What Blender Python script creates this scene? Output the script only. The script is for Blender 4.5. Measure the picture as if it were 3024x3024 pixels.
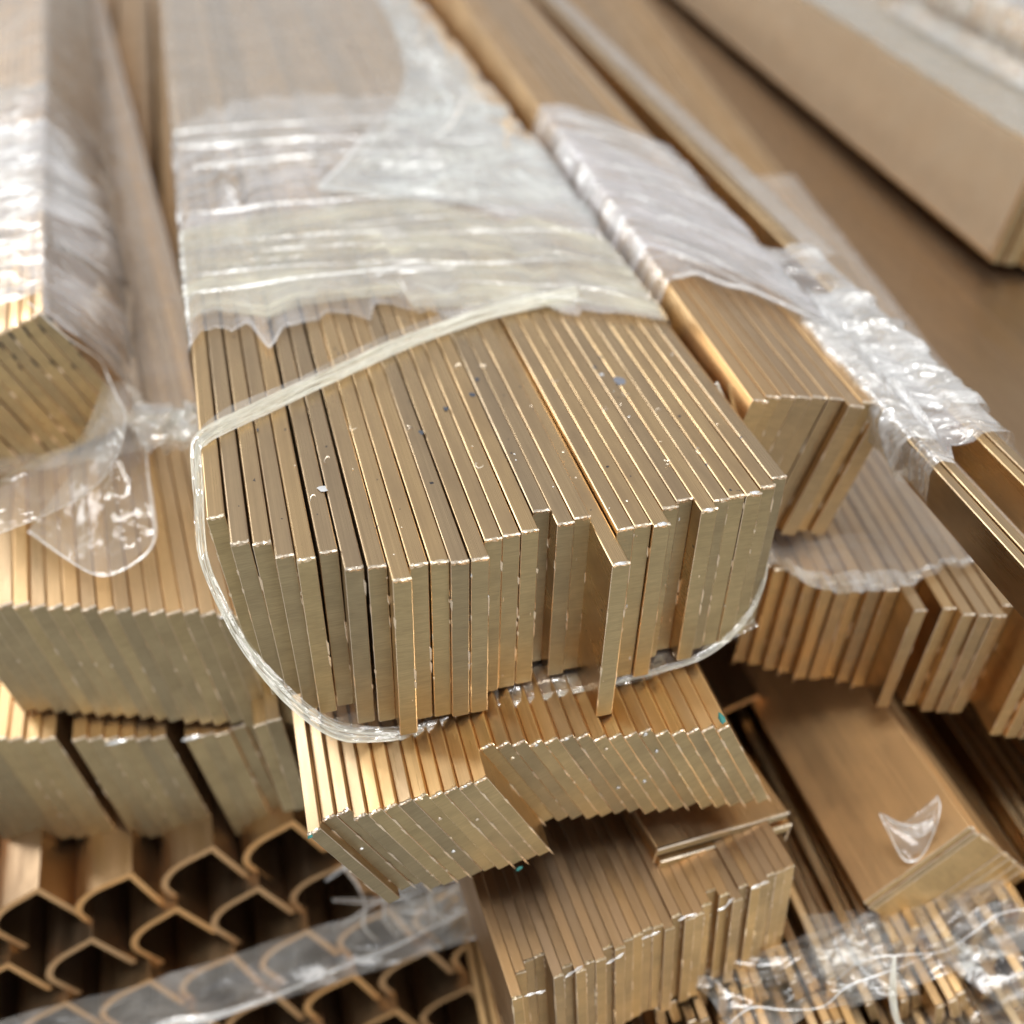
import bpy, bmesh, math, random
import numpy as np
from mathutils import Matrix, Vector, noise

MM = 0.001
sc = bpy.context.scene
for o in list(bpy.data.objects):
    bpy.data.objects.remove(o)
COL = sc.collection

# ------------------------------------------------------------------ camera
CR = [[0.9646970, -0.2620034, 0.0267178], [-0.1415444, -0.6013541, -0.7863450], [0.2220920, 0.7548029, -0.6172096]]
CP = (9.499, -193.418, 149.262)
cam = bpy.data.cameras.new('camera')
cam.sensor_width = 36.0
cam.lens = 38.64
cam.clip_start = 0.01
cam.clip_end = 50.0
cam.dof.use_dof = True
cam.dof.focus_distance = 0.240
cam.dof.aperture_fstop = 7.6
cam_o = bpy.data.objects.new('camera', cam)
COL.objects.link(cam_o)
m = Matrix.Identity(4)
for r in range(3):
    m[r][0] = CR[0][r]
    m[r][1] = -CR[1][r]
    m[r][2] = -CR[2][r]
    m[r][3] = CP[r] * MM
cam_o.matrix_world = m
sc.camera = cam_o

# ------------------------------------------------------------------ light: even indoor daylight, one big skylight and a window behind, plus added fill lamps
w = bpy.data.worlds.new('World')
sc.world = w
w.use_nodes = True
bg = w.node_tree.nodes['Background']
bg.inputs[0].default_value = (0.99, 0.975, 0.97, 1)
bg.inputs[1].default_value = 0.48


def area(name, loc, target, sx, sy, power, col):
    l = bpy.data.lights.new(name, 'AREA')
    l.shape = 'RECTANGLE'
    l.size = sx
    l.size_y = sy
    l.energy = power
    l.color = col
    o = bpy.data.objects.new(name, l)
    COL.objects.link(o)
    o.location = loc
    o.rotation_euler = (Vector(target) - Vector(loc)).to_track_quat('-Z', 'Y').to_euler()
    return o


area('window_light', (-1.7, 2.0, 0.85), (0, 0.1, 0), 1.5, 1.0, 22, (0.95, 0.98, 1.0))
area('ceiling_light', (-0.15, -0.15, 1.8), (0.05, 0.1, 0), 0.9, 0.5, 20, (1.0, 0.99, 0.96))
area('front_fill', (0.5, -1.9, 0.9), (0.05, 0.0, -0.1), 1.6, 1.2, 15, (1.0, 0.98, 0.95))  # added soft lamp behind the camera, brightens sawn ends and lower stacks
area('glint_fill', (-0.9, 0.6, 1.8), (-0.1, 0.1, 0), 0.12, 1.2, 10, (1.0, 0.99, 0.96))  # added narrow lamp, only there for glints on film and bevels

vs = sc.view_settings
vs.view_transform = 'Standard'
vs.look = 'None'
vs.exposure = 0.28
vs.gamma = 1.0
sc.cycles.max_bounces = 8
sc.cycles.glossy_bounces = 5
sc.cycles.transparent_max_bounces = 14
sc.cycles.transmission_bounces = 8
sc.cycles.sample_clamp_indirect = 8.0
sc.cycles.blur_glossy = 0.3
sc.cycles.use_denoising = True
sc.cycles.adaptive_threshold = 0.025


# ------------------------------------------------------------------ materials
class NT:
    def __init__(self, name):
        self.m = bpy.data.materials.new(name)
        self.m.use_nodes = True
        self.t = self.m.node_tree
        self.t.nodes.clear()
        self.out = self.n('ShaderNodeOutputMaterial')

    def n(self, typ, **kw):
        nd = self.t.nodes.new(typ)
        for k, v in kw.items():
            if k.startswith('i_'):
                key = k[2:]
                key = int(key) if key.isdigit() else key.replace('_', ' ')
                if hasattr(v, 'is_output') or isinstance(v, bpy.types.NodeSocket):
                    self.t.links.new(v, nd.inputs[key])
                else:
                    nd.inputs[key].default_value = v
            else:
                setattr(nd, k, v)
        return nd

    def math(self, op, a, b=0.0, c=0.0, clamp=False):
        nd = self.t.nodes.new('ShaderNodeMath')
        nd.operation = op
        nd.use_clamp = clamp
        for i, v in enumerate((a, b, c)):
            if isinstance(v, bpy.types.NodeSocket):
                self.t.links.new(v, nd.inputs[i])
            else:
                nd.inputs[i].default_value = v
        return nd.outputs[0]

    def link(self, a, b):
        self.t.links.new(a, b)

    def scaled(self, co, s, off=None):
        mp = self.n('ShaderNodeMapping', i_Vector=co, i_Scale=s)
        if off is not None:
            self.link(off, mp.inputs['Location'])
        return mp.outputs[0]

    def noise(self, co, scale=1.0, detail=2.0, rough=0.5, dist=0.0):
        return self.n('ShaderNodeTexNoise', i_Vector=co, i_Scale=scale, i_Detail=detail, i_Roughness=rough, i_Distortion=dist).outputs['Fac']

    def ramp(self, fac, stops):
        r = self.n('ShaderNodeValToRGB', i_0=fac)
        e = r.color_ramp.elements
        while len(e) < len(stops):
            e.new(0.5)
        for k, (p, c) in enumerate(stops):
            e[k].position = p
            e[k].color = c if len(c) == 4 else (*c, 1)
        return r.outputs[0]

    def mix(self, fac, a, b):
        nd = self.t.nodes.new('ShaderNodeMix')
        nd.data_type = 'RGBA'
        for k, v in ((0, fac), (6, a), (7, b)):
            if isinstance(v, bpy.types.NodeSocket):
                self.link(v, nd.inputs[k])
            else:
                nd.inputs[k].default_value = v if k == 0 else (*v, 1)
        return nd.outputs[2]


def brass_mat(name, col=(0.665, 0.485, 0.285), tarn=(0.46, 0.335, 0.205), rough=0.26, end=False, spots=0.0):
    t = NT(name)
    co = t.n('ShaderNodeTexCoord').outputs['Object']
    rnd = t.n('ShaderNodeObjectInfo').outputs['Random']
    off = t.n('ShaderNodeCombineXYZ', i_0=t.math('MULTIPLY', rnd, 37.0), i_1=t.math('MULTIPLY', rnd, 91.0), i_2=t.math('MULTIPLY', rnd, 53.0)).outputs[0]
    if end:
        streak = t.noise(t.scaled(co, (190, 600, 3400), off), 1.0, 4, 0.7, 0.3)
        stain = t.noise(t.scaled(co, (60, 160, 90), off), 1.0, 3, 0.6)
        fine = t.noise(t.scaled(co, (2500, 2500, 5000), off), 1.0, 2)
    else:
        streak = t.noise(t.scaled(co, (5200, 9, 5200), off), 1.0, 3, 0.6)
        stain = t.noise(t.scaled(co, (170, 40, 90), off), 1.0, 3, 0.55, 0.0)
        fine = t.noise(t.scaled(co, (2200, 500, 2200), off), 1.0, 2)
    sm = t.n('ShaderNodeMapRange', i_0=stain, i_1=0.40, i_2=0.70).outputs[0]
    c = t.mix(sm, col, tarn)
    # each bar a little lighter or darker than its neighbours
    hv = t.n('ShaderNodeHueSaturation', i_Color=c, i_Hue=0.5, i_Saturation=t.math('ADD', 0.92, t.math('MULTIPLY', rnd, 0.18)),
             i_Value=t.math('ADD', 0.84, t.math('MULTIPLY', rnd, 0.28))).outputs[0]
    sc_ = t.n('ShaderNodeMapRange', i_0=streak, i_1=0.25, i_2=0.8, i_3=0.74 if end else 0.91, i_4=1.22 if end else 1.08).outputs[0]
    c2 = t.n('ShaderNodeMix', data_type='RGBA', blend_type='MULTIPLY', i_0=1.0)
    t.link(hv, c2.inputs[6])
    g = t.n('ShaderNodeCombineColor', i_0=sc_, i_1=sc_, i_2=sc_).outputs[0]
    t.link(g, c2.inputs[7])
    cc = c2.outputs[2]
    metal = 1.0
    rg = t.math('ADD', t.math('MULTIPLY', streak, 0.22), t.math('ADD', rough - 0.11, t.math('MULTIPLY', sm, 0.14)))
    if spots:
        sp = t.noise(t.scaled(co, (420, 300, 420), off), 1.0, 2, 0.5)
        spm = t.n('ShaderNodeMapRange', i_0=sp, i_1=0.735, i_2=0.76).outputs[0]
        cc = t.mix(spm, cc, (0.10, 0.10, 0.11))
    hgt = t.math('ADD', streak, t.math('MULTIPLY', fine, 0.7))
    bp = t.n('ShaderNodeBump', i_Height=hgt, i_Strength=0.30 if end else 0.22, i_Distance=0.00008)
    p = t.n('ShaderNodeBsdfPrincipled', i_Base_Color=cc, i_Metallic=metal, i_Roughness=rg, i_Normal=bp.outputs[0])
    t.link(p.outputs[0], t.out.inputs[0])
    return t.m


def film_mat(name, tint=(0.80, 0.82, 0.80), base=0.25, wr=0.5, fu=60, fv=420, rough=0.16, gloss=0.5, lo=0.40, hi=0.62, bump=0.9):
    """thin cling film: clear where flat, milky where it is wrinkled and doubled"""
    t = NT(name)
    uv = t.n('ShaderNodeTexCoord').outputs['UV']
    warp = t.noise(t.scaled(uv, (22, 22, 1)), 1.0, 2)
    wv = t.n('ShaderNodeVectorMath', operation='ADD', i_0=uv,
             i_1=t.n('ShaderNodeCombineXYZ', i_0=t.math('MULTIPLY', warp, 0.006), i_1=t.math('MULTIPLY', warp, 0.020)).outputs[0]).outputs[0]
    n1 = t.noise(t.scaled(wv, (fu, fv, 1)), 1.0, 2, 0.5, 0.4)
    n2 = t.noise(t.scaled(wv, (fu * 2.6, fv * 3.2, 1)), 1.0, 3, 0.6, 0.8)
    n3 = t.noise(t.scaled(uv, (40, 40, 1)), 1.0, 3, 0.6)
    n4 = t.noise(t.scaled(uv, (900, 900, 1)), 1.0, 2, 0.5)

    def rdg(n, k, p):
        r = t.math('SUBTRACT', 1.0, t.math('MULTIPLY', t.math('ABSOLUTE', t.math('SUBTRACT', n, 0.5)), k), clamp=True)
        return t.math('POWER', t.math('MAXIMUM', r, 0.0), p)
    ridge1 = rdg(n1, 9.0, 2.0)
    ridge2 = rdg(n2, 8.0, 2.0)
    patch = t.n('ShaderNodeMapRange', i_0=n3, i_1=lo, i_2=hi).outputs[0]
    spark = t.n('ShaderNodeMapRange', i_0=n4, i_1=0.70, i_2=0.78).outputs[0]
    a = t.math('ADD', base, t.math('MULTIPLY', patch, wr * 0.40))
    a = t.math('ADD', a, t.math('MULTIPLY', ridge1, wr * 0.55))
    a = t.math('ADD', a, t.math('MULTIPLY', t.math('MULTIPLY', ridge2, patch), wr * 0.45))
    a = t.math('ADD', a, t.math('MULTIPLY', spark, wr * 0.5), clamp=True)
    h = t.math('ADD', n1, t.math('ADD', t.math('MULTIPLY', n2, 0.22), t.math('MULTIPLY', ridge1, 0.10)))
    bp = t.n('ShaderNodeBump', i_Height=h, i_Strength=bump, i_Distance=0.22 / fv)
    dif = t.n('ShaderNodeBsdfDiffuse', i_Color=(*tint, 1), i_Normal=bp.outputs[0])
    trl = t.n('ShaderNodeBsdfTranslucent', i_Color=(*tint, 1), i_Normal=bp.outputs[0])
    body = t.n('ShaderNodeMixShader', i_0=0.35)
    t.link(dif.outputs[0], body.inputs[1])
    t.link(trl.outputs[0], body.inputs[2])
    tr = t.n('ShaderNodeBsdfTransparent', i_Color=(0.97, 0.975, 0.965, 1))
    s1 = t.n('ShaderNodeMixShader', i_0=a)
    t.link(tr.outputs[0], s1.inputs[1])
    t.link(body.outputs[0], s1.inputs[2])
    gl = t.n('ShaderNodeBsdfGlossy', i_Color=(1, 1, 1, 1), i_Roughness=rough, i_Normal=bp.outputs[0])
    lw = t.n('ShaderNodeLayerWeight', i_Blend=0.5, i_Normal=bp.outputs[0])
    fr = t.math('ADD', 0.09, t.math('MULTIPLY', t.math('POWER', lw.outputs['Facing'], 5.0), 0.9))
    s2 = t.n('ShaderNodeMixShader', i_0=t.math('MULTIPLY', fr, gloss * 2.0, clamp=True))
    t.link(s1.outputs[0], s2.inputs[1])
    t.link(gl.outputs[0], s2.inputs[2])
    t.link(s2.outputs[0], t.out.inputs[0])
    return t.m


def plain_mat(name, col, rough=0.5, metal=0.0, nscale=900, var=0.25):
    t = NT(name)
    co = t.n('ShaderNodeTexCoord').outputs['Object']
    n = t.noise(t.scaled(co, (nscale, nscale, nscale)), 1.0, 3)
    c = t.mix(n, tuple(v * (1 - var) for v in col), tuple(min(1, v * (1 + var)) for v in col))
    bp = t.n('ShaderNodeBump', i_Height=n, i_Strength=0.4, i_Distance=0.0002)
    p = t.n('ShaderNodeBsdfPrincipled', i_Base_Color=c, i_Roughness=rough, i_Metallic=metal, i_Normal=bp.outputs[0])
    t.link(p.outputs[0], t.out.inputs[0])
    return t.m


BR = brass_mat('brass_drawn', spots=0.0)
BR_SPOT = brass_mat('brass_drawn_marked', spots=1.0)
BR_WARM = brass_mat('brass_warm', col=(0.72, 0.495, 0.27), tarn=(0.58, 0.39, 0.21), rough=0.30)
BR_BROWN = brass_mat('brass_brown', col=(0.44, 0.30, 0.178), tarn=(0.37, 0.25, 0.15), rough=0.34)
BR_END = brass_mat('brass_sawn_end', col=(0.475, 0.40, 0.25), tarn=(0.395, 0.33, 0.205), rough=0.46, end=True)
BR_END_LIT = brass_mat('brass_sawn_end_lit', col=(0.60, 0.445, 0.245), tarn=(0.50, 0.375, 0.21), rough=0.44, end=True)  # warmer copy of the sawn end: orange reflected light put into the colour
BR_SMOOTH = brass_mat('brass_satin', col=(0.78, 0.53, 0.29), tarn=(0.72, 0.48, 0.25), rough=0.55)
BURR = brass_mat('brass_burr', col=(0.96, 0.83, 0.66), tarn=(0.92, 0.80, 0.64), rough=0.26)
TIN = plain_mat('bright_smear', (0.80, 0.84, 0.86), 0.25, 0.6)
INK = plain_mat('dark_speck', (0.05, 0.06, 0.08), 0.5)
TEAL = plain_mat('verdigris', (0.035, 0.20, 0.18), 0.7)
GREASE = plain_mat('black_grease', (0.015, 0.015, 0.02), 0.35)
FLOORM = plain_mat('concrete', (0.34, 0.32, 0.29), 0.8, 0, 40)


# ------------------------------------------------------------------ objects
def link(o, parent=None):
    COL.objects.link(o)
    if parent:
        o.parent = parent
    return o


def thing(name, label, cat, loc=(0, 0, 0), rot=(0, 0, 0), group=None):
    o = bpy.data.objects.new(name, None)
    o.empty_display_size = 0.01
    link(o)
    y, p, r = (math.radians(a) for a in rot)
    M = Matrix.Rotation(y, 4, 'Z') @ Matrix.Rotation(p, 4, 'X') @ Matrix.Rotation(r, 4, 'Y')
    M.translation = Vector(loc) * MM
    o.matrix_world = M
    o['label'] = label
    o['category'] = cat
    if group:
        o['group'] = group
    return o


def mesh_obj(name, verts, faces, mats, parent=None, mi=None, smooth=False, uvs=None):
    me = bpy.data.meshes.new(name)
    me.from_pydata([tuple(v) for v in verts], [], faces)
    for mm in mats if isinstance(mats, (list, tuple)) else [mats]:
        me.materials.append(mm)
    if mi is not None:
        me.polygons.foreach_set('material_index', mi)
    if smooth:
        me.polygons.foreach_set('use_smooth', [True] * len(me.polygons))
    if uvs is not None:
        ul = me.uv_layers.new(name='UVMap')
        buf = np.empty(len(me.loops) * 2, np.float32)
        vi = np.empty(len(me.loops), np.int32)
        me.loops.foreach_get('vertex_index', vi)
        uva = np.asarray(uvs, np.float32)[vi]
        ul.data.foreach_set('uv', uva.ravel())
    me.update()
    return link(bpy.data.objects.new(name, me), parent)


def bar_mesh(t, h, L, seed, side, bev=0.48, burr=1.0, end=None):
    """flat bar on edge: x 0..t, z -h..0, front end at y 0; rounded long edges and a ragged burr along the sawn top edge"""
    rg = random.Random(seed)
    V, F, MI = [], [], []
    prof = []
    for cx, cz, a0 in ((t - bev, -bev, 90), (t - bev, -h + bev, 0), (bev, -h + bev, -90), (bev, -bev, -180)):
        for k in range(4):
            a = math.radians(a0 - 30 * k)
            prof.append((cx + bev * math.cos(a), cz + bev * math.sin(a)))
    n = len(prof)
    cx, cz = t / 2, -h / 2
    for yy, ins in ((0.0, 0.12), (0.10, 0.0), (L, 0.0)):
        for x, z in prof:
            V.append((x - ins * (1 if x > cx else -1), yy, z - ins * (1 if z > cz else -1)))
    for r in range(2):
        for k in range(n):
            a, b = r * n + k, r * n + (k + 1) % n
            F.append((a, b, b + n, a + n)[::-1])
            MI.append(0 if r else 2)
    F.append(tuple(range(n))[::-1])
    MI.append(1)
    F.append(tuple(range(2 * n, 3 * n)))
    MI.append(1)
    # burr lip on the top front edge
    if burr:
        seg = 7
        b0 = len(V)
        for k in range(seg + 1):
            x = 0.1 + (t - 0.2) * k / seg + rg.uniform(-0.1, 0.1) * (0 < k < seg)
            up = rg.uniform(0.05, 0.42) * burr
            out = rg.uniform(0.08, 0.42) * burr
            dn = rg.uniform(0.25, 1.0) * burr
            V += [(x, 0.55 + rg.uniform(-0.2, 0.3), -0.02), (x, -out * 0.2, up), (x, -out, up * 0.4 - 0.15), (x, 0.02, -0.1 - dn)]
        for k in range(seg):
            for j in range(3):
                a = b0 + 4 * k + j
                F.append((a, a + 1, a + 5, a + 4))
                MI.append(2)
        # a few loose slivers down the vertical edges
        for _ in range(rg.randint(2, 6)):
            z0 = -rg.uniform(0.04, 0.92) * h
            ln = rg.uniform(1.0, 6.0)
            xx = rg.choice((0.05, t - 0.05))
            wd = rg.uniform(0.08, 0.32)
            i = len(V)
            V += [(xx - wd, -0.10, z0), (xx + wd, -0.05, z0 - ln * 0.3), (xx + wd * 0.4, -0.22, z0 - ln), (xx - wd * 0.8, -0.12, z0 - ln * 0.7)]
            F.append((i, i + 1, i + 2, i + 3))
            MI.append(2)
    me = bpy.data.meshes.new('bar')
    me.from_pydata([(x * MM, y * MM, z * MM) for x, y, z in V], [], F)
    for mm in (side, end or BR_END, BURR):
        me.materials.append(mm)
    me.polygons.foreach_set('material_index', MI)
    me.update()
    return me


def add_bars(parent, specs, t, h, L=900, side=None, seed=0, nvar=5, burr=1.0, end=None, bev=0.48):
    """specs: (x, y_front, z_top, lean degrees)"""
    side = side or BR
    meshes = [bar_mesh(t, h, L, seed * 100 + k, side, burr=burr, end=end, bev=bev) for k in range(nvar)]
    rg = random.Random(seed)
    out = []
    for x, y, z, lean in specs:
        o = bpy.data.objects.new('bar', rg.choice(meshes))
        link(o, parent)
        o.location = (x * MM, y * MM, z * MM)
        o.rotation_euler = (0, math.radians(lean), 0)
        out.append(o)
    return out


def blob(name, parent, loc, size, mat, seed, flat=0.3, n=9):
    """small irregular chip or smear"""
    rg = random.Random(seed)
    V = [(0, 0, size[2] * MM)]
    F = []
    for ring, (rr, zz) in enumerate(((0.55, 0.8), (1.0, 0.0))):
        for k in range(n):
            a = 2 * math.pi * k / n
            q = rr * rg.uniform(0.65, 1.2)
            V.append((size[0] * q * math.cos(a) * MM, size[1] * q * math.sin(a) * MM, size[2] * zz * rg.uniform(0.6, 1.2) * MM))
    for k in range(n):
        F.append((0, 1 + k, 1 + (k + 1) % n))
        F.append((1 + k, 1 + n + k, 1 + n + (k + 1) % n, 1 + (k + 1) % n))
    o = mesh_obj(name, V, F, mat, parent, smooth=True)
    o.location = Vector(loc) * MM
    return o


# ---- film geometry
def cr_interp(P, n):
    """Catmull-Rom along axis 0 of array P (k, ...) to n samples"""
    P = np.asarray(P, float)
    k = len(P)
    s = np.linspace(0, k - 1, n)
    i = np.minimum(s.astype(int), k - 2)
    f = (s - i).reshape(-1, *([1] * (P.ndim - 1)))
    g = lambda j: P[np.clip(j, 0, k - 1)]
    p0, p1, p2, p3 = g(i - 1), g(i), g(i + 1), g(i + 2)
    return 0.5 * (2 * p1 + (p2 - p0) * f + (2 * p0 - 5 * p1 + 4 * p2 - p3) * f ** 2 + (3 * p1 - p0 - 3 * p2 + p3) * f ** 3)


def nz(x, y, z=0.0):
    return noise.noise((x, y, z))


def grid_mesh(name, G, mat, parent, wob=0.4, fu=8.0, fv=40.0, seed=0.0, diag=0.0, crease=0.5, uvscale=MM, drop=None):
    """G: (nu, nv, 3) points in mm; displaced along normals by film wrinkles"""
    nu, nv = G.shape[:2]
    du = np.gradient(G, axis=0)
    dv = np.gradient(G, axis=1)
    N = np.cross(du, dv)
    N /= np.linalg.norm(N, axis=2, keepdims=True) + 1e-9
    su = np.concatenate([[0], np.cumsum(np.linalg.norm(np.diff(G[:, nv // 2], axis=0), axis=1))])
    sv = np.concatenate([[0], np.cumsum(np.linalg.norm(np.diff(G[nu // 2], axis=0), axis=1))])
    D = np.zeros((nu, nv))
    for i in range(nu):
        for j in range(nv):
            a, b = su[i] * MM, sv[j] * MM
            bb = b + diag * a + 0.012 * nz(a * 18, b * 10, seed + 5)
            d = nz(a * fu, bb * fv, seed) + 0.5 * nz(a * fu * 2.2, bb * fv * 2.3, seed + 3)
            rdg = 1 - abs(nz(a * fu * 1.6, bb * fv * 1.3, seed + 9)) * 3.0
            D[i, j] = d + crease * max(0.0, rdg) ** 2
    G = G + N * (D * wob)[..., None]
    V = (G.reshape(-1, 3) * MM)
    F = []
    for i in range(nu - 1):
        for j in range(nv - 1):
            if drop is not None and drop(i / (nu - 1), j / (nv - 1), su[i], sv[j]):
                continue
            a = i * nv + j
            F.append((a, a + 1, a + nv + 1, a + nv))
    UV = np.stack(np.meshgrid(su * uvscale, sv * uvscale, indexing='ij'), -1).reshape(-1, 2) + seed * 0.37
    return mesh_obj(name, V, F, mat, parent, smooth=True, uvs=UV)


def wrap(name, parent, path, yf, yb, mat, nu=140, nv=110, bulge=None, **kw):
    """film wound round a bundle: path = cross-section (x, z) corner points, yf/yb(u) = its front and back edges"""
    p = np.asarray(path, float)
    seg = np.linalg.norm(np.diff(p, axis=0), axis=1)
    s = np.concatenate([[0], np.cumsum(seg)])
    S = np.linspace(0, s[-1], nu)
    X = np.interp(S, s, p[:, 0])
    Z = np.interp(S, s, p[:, 1])
    k = np.ones(3) / 3
    X[1:-1] = np.convolve(X, k, 'valid')
    Z[1:-1] = np.convolve(Z, k, 'valid')
    G = np.zeros((nu, nv, 3))
    for i in range(nu):
        u = S[i] / s[-1]
        yy = np.linspace(yf(u, X[i]), yb(u, X[i]), nv)
        G[i, :, 0] = X[i] if bulge is None else X[i] + np.array([bulge(u, v_) for v_ in yy])
        G[i, :, 1] = yy
        G[i, :, 2] = Z[i]
    return grid_mesh(name, G, mat, parent, **kw)


def sheet(name, parent, ctrl, mat, nu=60, nv=60, **kw):
    """free film sheet from a small grid of control points"""
    A = cr_interp(np.asarray(ctrl, float), nu)
    B = cr_interp(np.swapaxes(A, 0, 1), nv)
    return grid_mesh(name, np.swapaxes(B, 0, 1), mat, parent, **kw)


def strand(name, parent, pts, width, mat, n=260, plies=6, seed=0, twist=5.0, thin=0.35, pws=(0.5, 1.0)):
    """film pulled into a rope: several twisted plies in one mesh"""
    C = cr_interp(np.asarray(pts, float), n)
    T = np.gradient(C, axis=0)
    T /= np.linalg.norm(T, axis=1, keepdims=True)
    up = np.array([0.2, -0.6, 0.75])
    A = np.cross(T, up)
    A /= np.linalg.norm(A, axis=1, keepdims=True)
    B = np.cross(A, T)
    V, F, UV = [], [], []
    ln = np.concatenate([[0], np.cumsum(np.linalg.norm(np.diff(C, axis=0), axis=1))])
    wd = np.interp(np.linspace(0, 1, n), np.linspace(0, 1, len(width)), width)
    rg = random.Random(seed)
    for k in range(plies):
        ph = 2 * math.pi * k / plies + rg.uniform(-0.3, 0.3)
        r0 = rg.uniform(0.25, 0.55)
        pw = rg.uniform(*pws)
        m = 7 if pws[1] > 0.5 else 4
        b0 = len(V)
        for i in range(n):
            s = ln[i]
            a = ph + twist * s * 0.01 + 0.8 * nz(s * 0.05, k * 7.1, seed)
            ox = r0 * wd[i] * math.cos(a)
            oz = r0 * wd[i] * thin * math.sin(a)
            for j in range(m):
                q = (j / (m - 1) - 0.5) * pw * wd[i]
                bend = 0.12 * wd[i] * nz(s * 0.25, j * 0.8, k * 3.3 + seed)
                tilt = a * 0.5
                px = ox + q * math.cos(tilt * 0.35)
                pz = oz + q * math.sin(tilt * 0.35) * thin + bend
                V.append((C[i] + A[i] * px + B[i] * pz) * MM)
                UV.append((s * MM + k, q * MM))
        for i in range(n - 1):
            for j in range(m - 1):
                a = b0 + i * m + j
                F.append((a, a + 1, a + m + 1, a + m))
    return mesh_obj(name, V, F, mat, parent, smooth=True, uvs=UV)


FILM_A = film_mat('film_milky', (0.90, 0.90, 0.93), base=0.08, wr=0.5, fu=5, fv=55, gloss=0.85, rough=0.11, bump=0.6)
FILM_Y = film_mat('film_yellowed', (0.86, 0.83, 0.66), base=0.09, wr=0.48, fu=4, fv=75, gloss=0.85, rough=0.11, bump=0.6)
FILM_W = film_mat('film_white', (0.86, 0.90, 0.89), base=0.24, wr=0.6, fu=40, fv=60, gloss=0.95, rough=0.10)
FILM_T = film_mat('film_thin', (0.74, 0.71, 0.68), base=0.20, wr=0.10, fu=20, fv=50, gloss=0.4, bump=0.5)
SIDE_TINT = film_mat('side_reflection_tint', (0.72, 0.62, 0.48), base=0.45, wr=0.05, fu=20, fv=30, gloss=0.3, bump=0.3)
FILM_C = film_mat('film_clear', (0.90, 0.88, 0.84), base=0.02, wr=0.22, fu=40, fv=60, gloss=0.9, rough=0.06)
FILM_F = film_mat('film_flap', (0.92, 0.90, 0.86), base=0.05, wr=0.16, fu=35, fv=45, gloss=0.55, rough=0.09, bump=0.7)
FILM_G = film_mat('film_collar', (0.92, 0.93, 0.94), base=0.10, wr=0.55, fu=50, fv=110, gloss=1.1, rough=0.08)
FILM_R = film_mat('film_rope', (0.92, 0.91, 0.82), base=0.50, wr=0.6, fu=40, fv=900, gloss=0.6, rough=0.16)
FILM_K = film_mat('film_crease', (0.95, 0.95, 0.94), base=0.25, wr=0.9, fu=80, fv=600, gloss=1.1, rough=0.08)

rnd = random.Random(7)

# ================================================================== the setting
v = 3.0
gm = mesh_obj('floor', [(-v, -v, -0.26), (v, -v, -0.26), (v, v, -0.26), (-v, v, -0.26)], [(0, 1, 2, 3)], FLOORM)
gm['kind'] = 'structure'

# ================================================================== main bundle
A_XY = [(-1.70, 1.93), (2.69, -8.06), (7.15, -9.12), (11.37, -14.19), (15.55, -16.19), (20.35, -14.87), (24.75, -21.42), (29.42, -21.89),
        (33.65, -27.30), (37.87, -23.41), (42.20, -23.77), (46.30, -24.75), (50.70, -24.42), (54.96, -18.85), (59.10, -18.37), (63.38, -18.18),
        (67.68, -11.91), (71.70, -17.30), (75.80, -16.35), (79.60, -31.35), (83.80, -22.11), (87.85, -21.90), (92.00, -22.71), (96.10, -17.41),
        (100.20, -15.49), (104.25, -20.29), (108.40, -17.37), (112.60, -16.68), (116.75, -16.87), (120.90, -15.21), (124.98, -12.54)]
A_LEAN = {0: -5.5, 1: -4.5, 2: -3.3, 3: -2.2, 4: -1.3, 5: -0.6}
A = thing('brass_bar_bundle', 'large central bundle of brass flat bars in sharp focus, looped by a twisted film rope', 'bar bundle',
          (0, 0, 0), group='bundles of brass flat bars')
specs = []
for k, (x, y) in enumerate(A_XY):
    z = rnd.uniform(-0.18, 0.12)
    if k == 19:
        z = -1.6
    specs.append((x, y, z, A_LEAN.get(k, rnd.uniform(-0.15, 0.15))))
add_bars(A, specs, 3.98, 47.5, 900, BR_SPOT, seed=1, nvar=31)


def rag(seed, amp, f=60.0):
    """torn edge: straight nicks and points of uneven length plus a fine fray"""
    rg = random.Random(int(seed * 10))
    step = 420.0 / f
    xs, ys, x = [], [], -120.0
    while x < 240:
        xs.append(x)
        ys.append(rg.uniform(-1, 1) ** 3 * 1.3 + rg.uniform(-0.25, 0.25))
        x += step * rg.uniform(0.35, 1.6)
    return lambda x: amp * (float(np.interp(x, xs, ys)) + 0.10 * nz(x * MM * f * 14, 8.1, seed))


loopA = [(-3, -46), (-2.6, -20), (-2.6, 0.4), (-1.2, 1.3), (20, 1.2), (64, 1.2), (110, 1.2), (128.6, 1.2), (129.8, 0.2), (129.8, -20), (129.6, -48)]
fe = rag(2.0, 6.5, 95.0)
edge = lambda x: float(np.interp(x, [-3, 5, 20, 30, 48, 72, 95, 115, 129], [80, 86, 78, 84, 84, 79, 78, 70, 62]))
wrap('film_wrap', A, loopA, lambda u, x: edge(x) + fe(x), lambda u, x: float(np.interp(x, [-3, 10, 20, 50, 92, 130], [248, 262, 277, 277, 270, 250])) + 3 * fe(x) * 0.3,
     FILM_A, nu=230, nv=260, wob=0.4, fu=6, fv=60, seed=1.3, diag=0.10, crease=0.9)
fe2 = rag(5.0, 1.6, 40)
loopA2 = [(x * 1.004 - 0.2, z + (0.7 if z > -5 else 0)) for x, z in loopA]
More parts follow.
